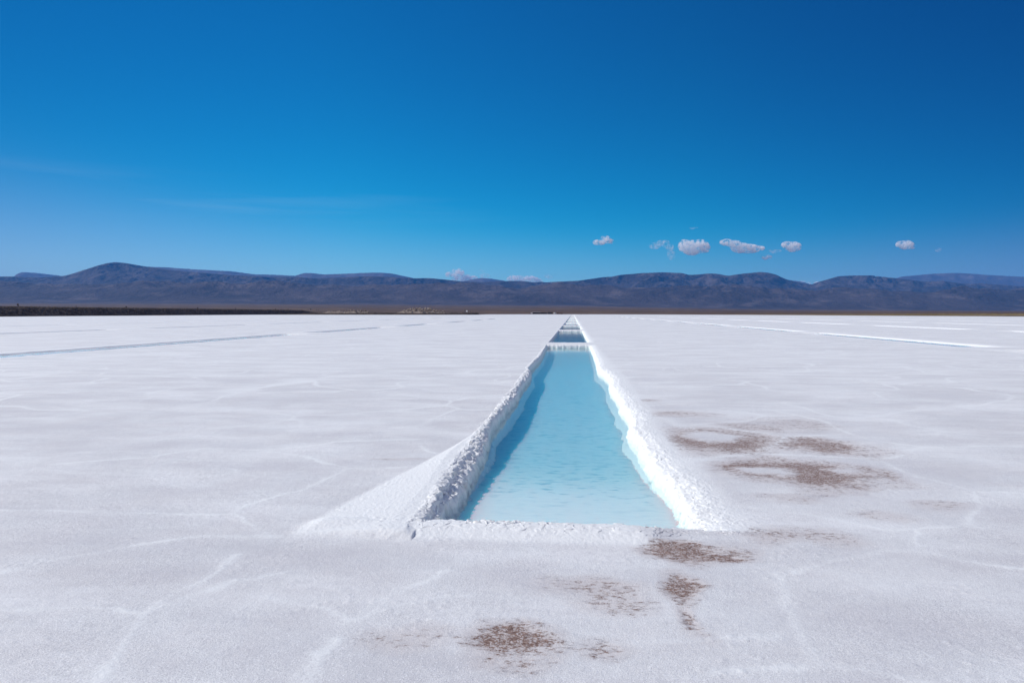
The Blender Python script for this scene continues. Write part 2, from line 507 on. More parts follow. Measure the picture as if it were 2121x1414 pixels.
# ------------------------------------------------------------------ pools: rows of rectangles cut in the crust
WL = -0.17          # water level
left_px = [(945, 1077), (963, 1059), (979, 1032), (988, 1004), (1000, 975), (1012, 955), (1015, 918), (1022, 898),
           (1035, 880), (1055, 856), (1075, 831), (1079, 817), (1090, 800), (1103, 787), (1098, 773), (1110, 759),
           (1122, 747), (1129, 733), (1134, 722)]
right_px = [(1410, 1084), (1395, 1047), (1372, 1018), (1359, 1004), (1340, 974), (1322, 943), (1321, 936), (1301, 912),
            (1299, 905), (1305, 888), (1298, 870), (1283, 854), (1287, 849), (1275, 830), (1263, 813), (1261, 795),
            (1248, 780), (1237, 773), (1235, 757), (1228, 738), (1222, 722)]
lp = sorted([at(a, b, WL)[::-1] for a, b in left_px])
rp = sorted([at(a, b, WL)[::-1] for a, b in right_px])
outer_l = sorted([at(a, b, 0)[::-1] for a, b in [(575, 1112), (700, 1044), (870, 960), (942, 921), (980, 898), (1000, 878), (1020, 856), (1055, 813), (1079, 777), (1091, 765), (1130, 714)]])
outer_r = sorted([at(a, b, 0)[::-1] for a, b in [(1600, 1100), (1500, 1010), (1410, 915), (1345, 830), (1290, 760), (1250, 725)]])
YF = at(1180, 1079, 0.04)[1] + 0.07


class Row:
    pass


rows_ = []


def add_row(xl, xr, spans, seed):
    r = Row(); r.xl = xl; r.xr = xr; r.spans = spans; r.seed = seed
    rows_.append(r)
    return r


spans0 = [(YF, 36.3), (39.5, 66.5), (70.3, 91.5)]
y = 95.0
while y < 640:
    spans0.append((y, y + 25.5)); y += 29.0
add_row(-1.15, 0.92, spans0, 1)
spl = [(-3.0, 24.5), (29.0, 54.4), (58.0, 82.0), (87.5, 108), (130, 152)]
spl = [(12.0, 54.4), (58.0, 82.0), (87.5, 108), (122, 146), (150, 174), (178, 204)]
add_row(-23.8, -21.9, spl, 2)
for k, (xc, off) in enumerate(((-47.5, 11), (-73, 3), (-98, 20), (-124, 7), (-150, 15), (-180, 2), (-210, 12))):
    sp = []
    y = off
    while y < 330:
        sp.append((y, y + 25)); y += 30.5 + 2 * ((k * 7) % 3)
    add_row(xc - 0.9, xc + 1.0, sp, 10 + k)
for k, (xc, off) in enumerate(((20.6, 8), (41.0, 14), (61.5, 5), (82, 21), (103, 10), (124, 2), (145, 17), (166, 9))):
    sp = []
    y = off if k else 7.8
    while y < 330:
        sp.append((y, y + 25.2)); y += 28.4 if k == 0 else 29 + (k % 3)
    add_row(xc - 0.9, xc + 1.0, sp, 30 + k)

LEFT_S = [-9, -0.45, -0.20, -0.10, -0.045, 0.0, 0.012, 0.04, 0.09, 0.14, 0.18, 0.25]
LEFT_Z = [-0.60, -0.58, -0.54, -0.42, -0.225, WL, -0.12, -0.06, -0.04, -0.022, 0.03, 0.045]
LEFT_ZF = [-0.60, -0.58, -0.54, -0.42, -0.225, WL, -0.12, -0.05, -0.025, -0.005, 0.002, 0.008]
RIGHT_S = [-9, -0.45, -0.20, -0.08, -0.035, 0.0, 0.012, 0.04, 0.10, 0.24, 0.50]
RIGHT_Z = [-0.60, -0.58, -0.54, -0.42, -0.22, WL, -0.125, -0.065, -0.028, -0.004, 0.0]
END_S = [-9, -1.0, -0.12, -0.05, 0.0, 0.05, 0.10, 0.16]
END_Z = [-0.60, -0.60, -0.50, -0.24, WL, -0.05, 0.0, 0.008]


def height(x, y, detail=True):
    """height of the salt crust, with masks for bank crust and closeness to a pool edge"""
    z = np.zeros(x.shape); crust = np.zeros(x.shape); near = np.zeros(x.shape)
    dist = np.hypot(x, y)
    z += 0.010 * fbm(x * 0.45, y * 0.45, 3, 3) * 1.0
    for r in rows_:
        m = (x > r.xl - 4.2) & (x < r.xr + 4.2) & (y > r.spans[0][0] - 2.5) & (y < r.spans[-1][1] + 3)
        if not m.any():
            continue
        xx = x[m]; yy = y[m]
        hf_ = 5.0 if r.seed == 1 else 1.37
        wob = 0.06 * fbm(yy * 0.8, yy * 0 + r.seed * 3.7, 3, r.seed) + 0.035 * fbm(yy * hf_, xx * hf_, 3, r.seed + 50)
        wob2 = 0.06 * fbm(yy * 0.8, yy * 0 + r.seed * 9.1, 3, r.seed + 5) + 0.035 * fbm(yy * hf_, xx * hf_, 3, r.seed + 70)
        if r.seed == 1:
            k_ = 0.5
            xl = np.interp(yy, [p[0] for p in lp], [p[1] for p in lp])
            xr = np.interp(yy, [p[0] for p in rp], [p[1] for p in rp])
            ol = np.interp(yy, [p[0] for p in outer_l], [p[1] for p in outer_l])
            orr = np.interp(yy, [p[0] for p in outer_r], [p[1] for p in outer_r])
            xl = xl - wob * k_ - 0.025 - 0.055 * sstep(9.5, 6.5, yy); xr = xr + wob2 * k_
        else:
            xl = r.xl - wob * 1.6; xr = r.xr + wob2 * 1.6
            ol = np.full(yy.shape, r.xl - 0.7); orr = np.full(yy.shape, r.xr + 0.7)
        # nearest span along y
        f = np.array([s[0] for s in r.spans]); b = np.array([s[1] for s in r.spans])
        mid = (b[:-1] + f[1:]) / 2
        i = np.searchsorted(mid, yy)
        wy = 0.05 * fbm(xx * 2.2, yy * 0 + 5, 3, r.seed + 9)
        sf = f[i] - yy + wy * 0.5 + (0.015 * fbm(xx * 9, yy * 9, 3, 88) + 0.02 * fbm(xx * 1.7, yy * 0, 2, 89)) * (r.seed == 1); sb = yy - b[i] + wy
        sl = xl - xx; sr = xx - xr
        gl = 1.0 if r.seed == 1 else 2.2
        wdt = np.full(yy.shape, 0.2)
        sn = sl / gl
        if r.seed == 1:
            # the crest runs straight while the water edge wanders
            xc = np.interp(yy, [4, YF + 0.2, 9, 40], [-1.20, -1.21, -1.30, -1.32]) - 0.02 * fbm(yy * 0.7, yy * 0 + 2, 2, 33)
            wdt = np.maximum(xl - xc, 0.06)
            sn = np.where(sl < 0, sl, np.where(sl < wdt, sl * 0.18 / wdt, 0.18 + sl - wdt))
        k_f = sstep(6.3, 9.5, yy) if r.seed == 1 else np.ones(yy.shape)
        zl = np.interp(sn, LEFT_S, LEFT_Z) * (1 - k_f) + np.interp(sn, LEFT_S, LEFT_ZF) * k_f
        zr = np.interp(sr / (1.0 if r.seed == 1 else 1.8), RIGHT_S, RIGHT_Z)
        if r.seed == 1:
            zl = zl + 0.035 * fbm(yy * 1.1, yy * 0 + 3, 3, 35) * sstep(0.03, 0.10, sn) * sstep(0.27, 0.19, sn)
        zf = np.interp(sf, END_S, END_Z); zb = np.interp(sb, END_S, END_Z)
        # mounds fall to the flat
        tl = np.clip((sl - wdt) / np.maximum(xl - ol - wdt, 0.06), 0, 1)
        zl = np.where(sl > wdt * (gl if r.seed != 1 else 1.0), np.minimum(zl, 0.06 * (1 - tl)), zl)
        tr = np.clip((sr - 0.36) / np.maximum(orr - xr - 0.36, 0.15), 0, 1)
        zr = np.where(sr > 0.36, np.minimum(zr, 0.0), zr)
        if r.seed == 1:
            # salt ramp under the water at the near end of the first pool
            first = i == 0
            ramp = -0.215 - 0.28 * sstep(YF + 0.25, YF + 4.2, yy)
            zl = np.where(first & (sl < -0.02), np.maximum(zl, ramp), zl)
            zf = np.where(first & (sf > 0.16), 0.04 * (1 - sstep(0.16, 0.5, sf)), zf)
            zf = np.where(first & (sf > 0.0) & (sf <= 0.16), np.interp(sf, [0, 0.03, 0.07, 0.16], [WL, -0.03, 0.03, 0.04]), zf)
            zf = np.where(first, zf - 0.02 * sstep(0.6, 1.1, xx), zf)
        out_y = np.maximum(sf, sb)
        fade = sstep(0.9, 0.25, out_y)
        if r.seed == 1:
            fade = np.where(i == 0, np.where(sf > 0, sstep(0.52, 0.38, sf), fade), fade)
            zf = np.where(first & (sf > 0), zf * np.where(zf > 0, sstep(0.85, 0.50, xx) * sstep(-0.05, 0.2, xx - ol), 1), zf)
        zs = np.maximum(zl, zr)
        zs = np.where((out_y > 0) & (zs > 0), zs * fade, zs)
        ze = np.maximum(zf, zb)
        ze = np.where((ze > 0) & (out_y > 0.3), ze * fade, ze)
        zz = np.maximum(zs, ze)
        # past the ends the side profiles must not leave a trench
        zz = np.where((out_y > 0.10) & (zz < 0), 0.0, zz)
        if r.seed != 1:
            zz = np.where(zz < 0, zz * 0.45, zz)
        s = np.maximum(np.maximum(sl, sr), out_y)
        nr = sstep(-0.5, -0.05, s) * np.where(sr > 0, sstep(0.55, 0.02, s), np.where(sl > 0, sstep(0.13, 0.02, sl - wdt) * sstep(0.42, 0.2, out_y), sstep(0.42, 0.2, s)))
        cr_l = np.where(sl > -0.3, 1 - sstep(0.9, 1.0, (sl - wdt) / np.maximum(xl - ol - wdt, 0.06)), 0) * sstep(0.6, 0.35, out_y)
        cr_r = np.where(sr > -0.3, 1 - sstep(-0.1, 1.15, (sr - 0.25) / np.maximum(orr - xr - 0.2, 0.15)), 0) * sstep(0.6, 0.35, out_y)
        inside_x = (sl < np.where(out_y > 0, 0.4, wdt + 0.02)) & (sr < np.where(out_y > 0, 0.3, 0.1))
        cr_e = np.where(inside_x, np.where(sf > 0, sstep(0.55, 0.40, sf), sstep(0.9, 0.4, out_y)), 0)
        cr = np.clip(np.maximum(np.maximum(cr_l, cr_r), cr_e), 0, 1)
        if r.seed == 1:
            # white fan of salt left of the near end
            fan = sstep(0.0, 0.10, xx - ol) * (xx < xl) * sstep(0.47, 0.40, sf) * (i == 0) * (sf > -1)
            cr = np.maximum(cr, fan)
            tail = sstep(0.35, 0.75, xx + 0.2 * fbm(xx * 3, yy * 3, 3, 90)) * sstep(0.02, 0.14, sf)
            cr = cr * (1 - tail)
        z[m] += zz
        crust[m] = np.maximum(crust[m], cr)
        near[m] = np.maximum(near[m], nr)
    dx = np.zeros(x.shape); dy = np.zeros(x.shape)
    if detail:
        m = (near > 0.01) & (dist < 90)
        if m.any():
            xx = x[m]; yy = y[m]; nn = near[m]
            f1, f2 = worley(xx * 15, yy * 15, 4)
            g1, g2 = worley(xx * 36, yy * 36, 5)
            lump = (0.55 - f1) * 0.036 + (0.5 - g1) * 0.022
            lump += 0.045 * fbm(xx * 3.1, yy * 3.1, 3, 44)
            lump += 0.018 * fbm(xx * 40, yy * 40, 2, 46)
            lump *= np.where(np.abs(xx) > 4, 0.6, 1.0)
            z[m] += nn * np.where(z[m] < -0.06, 1.25, 1.0) * lump * np.where(z[m] > 0.0, 0.55, 1.0) * np.where(yy < YF + 0.1, 0.14 + 1.0 * (np.abs(yy - YF + 0.07) < 0.10) * sstep(-0.2, 0.25, fbm(xx * 2.1, yy * 2.1, 2, 48)), 1.0) * np.where(xx > 0.5, 0.42, 0.9) * np.where(yy > 30, 0.6, 1.0)
            dx[m] = nn * (0.05 * fbm(xx * 9, yy * 9, 3, 61) + 0.035 * fbm(xx * 24 + 3 * z[m], yy * 24, 2, 63)) * np.where(np.abs(xx) > 4, 0, 1.0)
            dy[m] = nn * 0.05 * fbm(xx * 9, yy * 9, 3, 62) * np.where(np.abs(xx) > 4, 0, 1.0)
        m = (dist < 45)
        xx = x[m]; yy = y[m]; cm = crust[m]
        f1, f2 = worley(xx * 9, yy * 9, 14)
        gr = 0.0016 * fbm(xx * 30, yy * 30, 3, 21)
        clump = np.maximum(0, 0.30 - f1) * 0.04 * sstep(0.0, 0.45, fbm(xx * 1.7, yy * 1.7, 2, 24))
        z[m] += gr * (0.5 + 1.4 * cm) + clump * (0.25 + 0.3 * cm) * (1 - near[m])
    return z, crust, near, dx, dy


# white welts between the polygon plates (traced lines near the camera, cells beyond)
welts_px = [
    [(0, 1052), (250, 1062), (469, 1065), (526, 1043), (621, 1015), (721, 971), (640, 948), (552, 932), (420, 930), (300, 948), (120, 960)],
    [(469, 1065), (505, 1083), (543, 1102)], [(721, 971), (850, 969)], [(552, 932), (700, 915), (860, 910)],
    [(385, 1113), (480, 1110), (575, 1106)], [(385, 1113), (270, 1130), (100, 1160), (-100, 1215)],
    [(490, 1150), (390, 1215), (304, 1265), (270, 1310), (215, 1414), (190, 1480)],
    [(600, 1185), (470, 1208), (373, 1243), (304, 1265)], [(304, 1265), (150, 1262), (-60, 1262)],
    [(712, 1284), (650, 1252), (560, 1240)], [(712, 1284), (750, 1281), (850, 1246), (975, 1230)],
    [(750, 1281), (830, 1225), (915, 1180)], [(690, 1320), (640, 1380), (590, 1470)],
    [(1586, 932), (1633, 903), (1764, 899), (1830, 915), (1904, 925), (2121, 923)],
    [(1633, 903), (1500, 886), (1400, 880)], [(1904, 925), (1868, 944), (1822, 950), (1700, 944), (1560, 938), (1440, 950)],
    [(1764, 899), (1700, 870), (1600, 850), (1500, 845)], [(1822, 955), (1912, 990), (2016, 1017), (2121, 1021)],
    [(2016, 1017), (2030, 1050), (2008, 1082), (1995, 1090), (2121, 1103)],
    [(1560, 1050), (1650, 1062), (1745, 1075), (1842, 1095), (1904, 1097), (1995, 1090)],
    [(1904, 1097), (1910, 1140), (1780, 1156), (1640, 1184)], [(1910, 1143), (2010, 1165), (2150, 1185)],
    [(1600, 1190), (1620, 1270), (1660, 1320), (1690, 1360)], [(1480, 1395), (1600, 1380), (1700, 1368), (1807, 1378), (1900, 1405), (2000, 1430)],
    [(1310, 860), (1340, 840), (1420, 835), (1560, 840)], [(780, 815), (830, 800), (900, 808)], [(870, 925), (900, 938)],
    [(1250, 1325), (1420, 1325), (1600, 1322)]]
WELTS = [[at(a, b) for a, b in w] for w in welts_px]


def welt_mask(x, y):
    out = np.zeros(x.shape)
    ww = 0.024 * (1 + 0.9 * fbm(x * 1.3, y * 1.3, 3, 80))
    br = 0.30 + 0.60 * sstep(-0.4, 0.4, fbm(x * 1.9, y * 1.9, 3, 83))
    jx = x + 0.14 * fbm(x * 1.3, y * 1.3, 5, 81, 0.6); jy = y + 0.14 * fbm(x * 1.3, y * 1.3, 5, 82, 0.6)
    for w in WELTS:
        for (ax, ay), (bx, by) in zip(w[:-1], w[1:]):
            m = (x > min(ax, bx) - 0.6) & (x < max(ax, bx) + 0.6) & (y > min(ay, by) - 0.6) & (y < max(ay, by) + 0.6)
            if not m.any():
                continue
            px = jx[m] - ax; py = jy[m] - ay
            l2 = (bx - ax) ** 2 + (by - ay) ** 2
            t = np.clip((px * (bx - ax) + py * (by - ay)) / l2, 0, 1)
            d = np.hypot(px - t * (bx - ax), py - t * (by - ay))
            s = ww[m]
            out[m] = np.maximum(out[m], np.exp(-(d / s) ** 2 * 0.5) * 0.9 + 0.28 * np.exp(-(d / (s * 4.5)) ** 2 * 0.5))
    return out * br


# damp patches: centre, half widths (photograph pixels), strength
damp_px = [(1400, 857, 75, 6, .55), (1490, 911, 125, 24, .95), (1480, 904, 55, 8, -1.2), (1555, 884, 70, 9, .5), (1650, 880, 90, 14, .42),
           (1700, 922, 85, 18, .85), (1790, 930, 70, 12, .4), (1575, 970, 95, 20, .9), (1585, 974, 50, 7, -.8), (1600, 952, 60, 9, .55),
           (1690, 978, 100, 26, 1.0), (1735, 976, 35, 8, -.7), (1815, 980, 55, 14, .6), (1720, 1019, 80, 12, .38), (1850, 1000, 60, 10, .35),
           (1960, 1048, 60, 9, .42), (1830, 1068, 60, 9, .35), (1430, 1133, 95, 32, 1.05), (1385, 1112, 60, 12, .9), (1495, 1154, 55, 9, .95),
           (1410, 1218, 50, 30, .95), (1400, 1275, 34, 45, .62), (1225, 1213, 95, 22, .55), (1260, 1235, 75, 26, .5),
           (1065, 1330, 98, 32, 1.05), (1040, 1368, 80, 24, .55), (850, 1320, 90, 24, .42), (1260, 1345, 60, 22, .52),
           (1600, 1112, 110, 16, .5), (1715, 1115, 60, 18, .5), (1560, 1100, 60, 10, .4), (1640, 1030, 70, 10, .38),
           (1320, 829, 40, 3, .5), (1130, 713, 30, 2, .7), (830, 950, 60, 3, .3)]
DAMP = []
for (cx, cy, hx, hy, st) in damp_px:
    c0 = at(cx, cy); c1 = at(cx + hx, cy); c2 = at(cx, cy - hy); c3 = at(cx, cy + hy)
    DAMP.append((c0, abs(c1[0] - c0[0]), abs(c2[1] - c3[1]) / 2, st))


def damp_mask(x, y):
    out = np.zeros(x.shape)
    neg = np.zeros(x.shape)
    wx = 0.34 * fbm(x * 1.5, y * 1.5, 4, 91); wy = 0.34 * fbm(x * 1.5, y * 1.5, 4, 92)
    for (cx, cy), rx, ry, st in DAMP:
        m = (np.abs(x - cx) < rx * 1.9 + .5) & (np.abs(y - cy) < ry * 1.9 + .5)
        if not m.any():
            continue
        sc_ = min(1.0, ry / 0.3)
        d = np.hypot((x[m] - cx + wx[m] * sc_) / rx, (y[m] - cy + wy[m] * sc_) / ry)
        v = st * 0.92 * np.clip(1.5 - d, 0, 1)
        if st > 0:
            out[m] = np.maximum(out[m], v)
        else:
            neg[m] = np.minimum(neg[m], v)
    return np.clip(out + neg, 0, 1)


def salt_sheet(X, Y):
    z, crust, near, dx, dy = height(X, Y)
    w = np.zeros(X.shape); dm = np.zeros(X.shape)
    sub = (Y < 30)
    if sub.any():
        w[sub] = welt_mask(X[sub], Y[sub])
        dm[sub] = damp_mask(X[sub], Y[sub])
    sub2 = (Y > 7) & (Y < 200) & (np.abs(X) < 120)
    if sub2.any():
        xs = X[sub2]; yv = Y[sub2]
        f1, f2 = worley(xs * 0.42 + 0.35 * fbm(xs * .5, yv * .5, 2, 71), yv * 0.42 + 0.35 * fbm(xs * .5, yv * .5, 2, 72), 70)
        e = np.exp(-((f2 - f1) / 0.05) ** 2) * sstep(8, 13, yv) * 1.0 * sstep(-0.45, 0.2, fbm(xs * .25, yv * .25, 2, 73))
        w[sub2] = np.maximum(w[sub2], e)
        sub3 = (Y < 60) & (np.abs(X) < 40)
        xs = X[sub3]; yv = Y[sub3]
        f1, f2 = worley(xs * 1.05 + 0.3 * fbm(xs * 1.3, yv * 1.3, 4, 171), yv * 1.05 + 0.3 * fbm(xs * 1.3, yv * 1.3, 4, 172), 170)
        e = np.exp(-((f2 - f1) / 0.045) ** 2) * 0.34 * sstep(-0.1, 0.5, fbm(xs * .5, yv * .5, 3, 173))
        w[sub3] = np.maximum(w[sub3], e)
    z += 0.002 * w * (near < 0.05) * (crust < 0.5)
    dm *= (1 - sstep(0.0, 0.6, near)) * (1 - 0.8 * sstep(0.5, 0.8, crust))
    z -= 0.006 * sstep(0.3, 0.8, dm)
    # wind-drifted patches of whiter dust
    pat = sstep(0.05, 0.55, fbm(X * 0.55, Y * 0.8, 4, 77)) * 0.35
    far_ = 0.45 * sstep(7, 26, Y) * (0.8 + 0.5 * fbm(X * 0.15, Y * 0.25, 3, 79))
    crust = np.clip(np.maximum(np.maximum(np.maximum(crust, far_), w * 0.85), pat * (dm < 0.2)), 0, 1)
    o = grid_mesh('salt_flat', X + dx, Y + dy, z, M_SALT, {'crust': crust, 'damp': dm})
    tag(o, kind='structure')
    print('salt sheet', X.shape)


def steps(a, b, f):
    out = [a]
    while out[-1] < b:
        out.append(out[-1] + f(out[-1]))
    out[-1] = b
    if out[-1] - out[-2] < 1e-4: out.pop(-2)
    return np.array(out)


def build_salt():
    XW = 18.0; YS = 45.0
    step_k = 0.5 / (H_EYE * F * 1024 / 2121)

    def fy(y):
        if y < 2.4: return 0.05
        st = max(0.006, y * y * step_k)
        for d in (YF, 36.3, 39.5):
            if abs(y - d) < 0.5 and y > 10: st = min(st, 0.035)
            if abs(y - d) < 0.3 and y <= 10: st = min(st, 0.007)
        return st
    ys = steps(-4.0, YS, fy)
    # near sheet: columns fan out from the viewpoint, denser around the central pool
    ts = [-1.12]
    while ts[-1] < 0.84:
        t = ts[-1]
        ts.append(t + (0.62 if -0.30 < t < 0.24 else 1.0) * 0.00118)
    ts = np.array(ts)
    X = np.clip(ts[None, :] * (ys[:, None] + 2.4), -XW, XW)
    X[:, 0] = np.where(ys < 13, X[:, 0], -XW); X[:, -1] = np.where(ys < 19, X[:, -1], XW)
    salt_sheet(X, np.repeat(ys[:, None], len(ts), 1))
    # the strip beyond it, laid square to the pools
    yf = steps(YS, 1150, lambda y: (0.06 if min(abs(y - d) for d in (66.5, 70.3, 91.5)) < 0.5 else 0.45) if y < 100 else (0.6 if y < 250 else (1.3 if y < 660 else 20)))
    xf = steps(-XW, XW, lambda x: 0.03 if -1.9 < x < 1.6 else 0.15)
    salt_sheet(*np.meshgrid(xf, yf))
    # left and right fields with the side rows of pools
    yo = steps(6.0, 1150, lambda y: 0.30 if y < 60 else (0.5 if y < 120 else (0.8 if y < 250 else (2.0 if y < 340 else 20))))

    def fx(x):
        for r in rows_[1:]:
            if r.xl - 1.2 < x < r.xr + 1.2:
                return 0.05 if abs(x) < 60 else 0.10
        return 0.5 if abs(x) < 230 else 25.0
    salt_sheet(*np.meshgrid(steps(-1400, -XW, fx), yo))
    salt_sheet(*np.meshgrid(steps(XW, 1100, fx), yo))


build_salt()

# ------------------------------------------------------------------ water
for r in rows_:
    for (a, b) in r.spans:
        if a > 330: break
        xa = (r.xl + r.xr) / 2
        if xa < -1.12 * (b + 4) or xa > 0.84 * (b + 4):
            continue
        first = r.seed == 1 and a < 10
        nx = 150 if first else 14
        ny = 1400 if first else 40
        gx = np.linspace(r.xl - (0.30 if r.seed == 1 else 0.18), r.xr + 0.25, nx)
        gy = np.linspace(a - 0.06, b + 0.06, ny) if not first else YF - 0.02 + (b + 0.06 - YF) * np.linspace(0, 1, ny) ** 1.6
        X, Y = np.meshgrid(gx, gy)
        if r.seed == 1:
            z, cr_, ne_, dx_, dy_ = height(X, Y, detail=first)
            dep = np.clip(WL - z, 0, 1) * (1.0 if first else 1.75)
        else:
            dep = np.full(X.shape, 0.10)
        if r.seed == 1 and a > 92:
            o = grid_mesh('water', X, Y, np.full(X.shape, WL), M_WATER, {'depth': np.full(X.shape, 0.09)})
        elif r.seed == 1:
            # milky brine below, a clear skin of water above it
            dz = 0.02 + 0.21 * sstep(YF + 0.2, YF + 6.5, Y) * sstep(b, b - 2.5, Y) if first else np.full(X.shape, 0.09)
            o = grid_mesh('brine', X, Y, WL - dz, M_BRINE, {'depth': dep})
            tag(o, kind='structure')
            o = grid_mesh('water', X, Y, np.full(X.shape, WL), M_FILM)
        else:
            o = grid_mesh('water', X, Y, np.full(X.shape, WL * 0.45), M_WATER, {'depth': dep})
        tag(o, kind='structure')

# ------------------------------------------------------------------ plain and mountains
shore = [(-400, 330), (0, 330), (330, 450), (530, 690), (990, 700), (1010, 820), (1186, 860), (1350, 760), (1450, 660), (1600, 560),
         (1720, 470), (1850, 400), (2121, 325), (2500, 290)]
main_sky = [(-400, 588), (-200, 580), (0, 574), (32, 573.7), (80, 576), (132, 573), (150, 568.7), (185, 557.5), (205, 551), (225, 546), (242, 544),
            (262, 546), (300, 552.5), (350, 560), (400, 564), (475, 570.5), (530, 573), (562, 574.5), (612, 574), (655, 577.5), (705, 575.5),
            (767, 573), (815, 575), (860, 577.3), (887, 577), (915, 579), (950, 583), (1000, 585), (1060, 582.5), (1085, 583), (1105, 585.5),
            (1120, 584), (1130, 585.5), (1197, 582), (1250, 574.5), (1267, 573.7), (1285, 570), (1330, 566), (1372, 564.5), (1410, 566),
            (1427, 570), (1445, 569), (1470, 566.7), (1485, 567.5), (1507, 571.7), (1535, 567.5), (1575, 563.7), (1590, 565.3), (1605, 568.7),
            (1627, 578.7), (1650, 585), (1678, 590), (1690, 585.5), (1735, 572.5), (1760, 571), (1802, 570.7), (1855, 576.7), (1915, 583.7),
            (1948, 582), (2003, 588.7), (2025, 587), (2066, 589.5), (2121, 593.7), (2300, 596), (2500, 590)]
back_sky = [(-400, 590), (0, 582), (28, 576), (38, 567), (50, 563.7), (82, 566), (125, 571), (150, 577), (280, 562), (302, 552.5), (345, 554), (400, 558),
            (480, 562), (530, 568.7), (562, 569), (612, 571.5), (630, 566), (645, 565.5), (670, 568.7), (720, 567), (767, 565), (790, 565), (812, 566.7),
            (860, 577), (900, 586), (950, 585), (975, 579), (997, 576), (1015, 577), (1040, 580.7), (1065, 586), (1120, 596), (1560, 592), (1620, 581),
            (1632, 580), (1662, 583.7), (1677, 588.7), (1720, 594), (1830, 585), (1850, 578), (1865, 573), (1900, 570), (1932, 567), (1977, 565.5), (2010, 567), (2047, 570),
            (2121, 573.7), (2300, 580), (2500, 590)]


def slope_interp(tab, px):
    """tangent of elevation, per unit of distance along the view axis"""
    return np.interp(px, [p[0] for p in tab], [(648.0 - p[1]) / F for p in tab])


def smooth1(a, n):
    k = np.hanning(n + 2)[1:-1]; k /= k.sum()
    return np.convolve(np.pad(a, n // 2, mode='edge'), k, mode='valid')[:len(a)]


def polar_grid(px, ds):
    """columns by compass direction, rows by distance along the view axis"""
    dirx = []; diry = []
    for p in px:
        a, b = polar(p, 1.0); dirx.append(a); diry.append(b)
    dirx = np.array(dirx); diry = np.array(diry)
    return ds[:, None] * dirx[None, :], ds[:, None] * diry[None, :]


# the plain: from the shore of the salt to the foot of the hills
px = np.arange(-380, 2500, 4.0)
sh = np.interp(px, [p[0] for p in shore], [p[1] for p in shore])
t = np.linspace(0, 1, 240)


def plain_z(d, px_):
    tilt = np.interp(px_, [0, 700, 1200, 1600, 2121], [1.5, 1.35, 1.1, 0.55, 0.35])
    return 0.0 + tilt * 110 * (np.clip(d - 900, 0, None) / 9500.0) ** 1.35


dd = sh[None, :] * (9500.0 / sh[None, :]) ** (t[:, None])
dirs = np.array([polar(p, 1.0) for p in px])
X = dd * dirs[:, 0][None, :]; Y = dd * dirs[:, 1][None, :]
Z = plain_z(dd, px[None, :]) + 0.28 * sstep(0, 12, dd - sh[None, :] + 3 * fbm(X * .05, Y * .05, 3, 5)) + \
    np.clip(dd / 1500, 0, 6) * (0.35 * fbm(X * 0.01, Y * 0.01, 4, 8)) + 0.25 * fbm(X * .08, Y * .08, 3, 9) * sstep(5, 40, dd - sh)
Z[0, :] = -0.3
o = grid_mesh('plain', X, Y, Z, M_PLAIN)
tag(o, kind='structure')

# the hills
px = np.arange(-380, 2500, 1.7)
ds = np.concatenate([np.linspace(8300, 12500, 190), np.linspace(12520, 18000, 260), np.linspace(18100, 22000, 50)])
X, Y = polar_grid(px, ds)
D = np.repeat(ds[:, None], len(px), 1)
PX = np.repeat(px[None, :], len(ds), 0)
wx = X + 700 * fbm(X / 2600, Y / 2600, 3, 101); wy = Y + 700 * fbm(X / 2600, Y / 2600, 3, 102)
rid = ridged(wx / 1900, wy / 1900, 6, 103, 0.5)
rid2 = ridged(wx / 620, wy / 620, 4, 133, 0.55)
tgt = slope_interp(main_sky, px)
ttgt = smooth1(tgt, 5)
foot_slope = (648 - (604 + 5 * fbm(px / 160.0, px * 0, 3, 7) * 2.2)) / F
foot = foot_slope[None, :] * 11200 * np.exp(-((D - 11200 - 500 * fbm(X / 1700, Y / 1700, 2, 120)) / 1300) ** 2)
mainr = ttgt[None, :] * 16300 * np.exp(-((np.minimum(D, 16300) - 16300) / 2700) ** 2) * np.where(D > 16300, np.exp(-((D - 16300) / 2500) ** 2), 1)
env = sstep(8300, 10500, D)
body = np.maximum(mainr, foot) + 0.30 * np.minimum(mainr, foot)
rel = 0.30 + 0.95 * (rid - 0.2) + 0.16 * (rid2 - 0.5)
amp = sstep(0.0, 400, body)
Zm = body * (1 - 0.5 * amp + 0.5 * amp * rel) + 18 * rid2 * env + 6 * fbm(X / 160, Y / 160, 3, 140) * env
base = plain_z(D, PX) * (1 - 0.0 * env)
Zm = np.maximum(Zm * env, 0) + base
# fit the ridge line
ang = ((Zm - H_EYE) / D).max(0)
corr = smooth1(ttgt / ang, 9)
Zm = base + (Zm - base) * (1 + (corr[None, :] - 1) * sstep(10500, 14500, D))
ang = ((Zm - H_EYE) / D)
over = np.where(D > 10500, ang / ttgt[None, :], 0)
Zm = np.where(over > 1.0, Zm / over ** 0.85, Zm)
Zm[0, :] = base[0, :] - 25
o = grid_mesh('mountains', X, Y, Zm, M_HILL)
tag(o, kind='structure')

# the range behind
px = np.arange(-380, 2500, 3.0)
ds = np.linspace(21500, 27500, 110)
X, Y = polar_grid(px, ds)
D = np.repeat(ds[:, None], len(px), 1)
tb = smooth1(slope_interp(back_sky, px), 3)
Zb = tb[None, :] * 25000 * np.exp(-((D - 25000) / 2600) ** 2) * (0.85 + 0.15 * ridged(X / 2500, Y / 2500, 5, 201)) + 25 * ridged(X / 700, Y / 700, 3, 222)
ang = ((Zb - H_EYE) / D).max(0)
Zb = Zb * smooth1(tb / ang, 3)[None, :]
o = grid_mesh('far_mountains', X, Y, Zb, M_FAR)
tag(o, kind='structure')

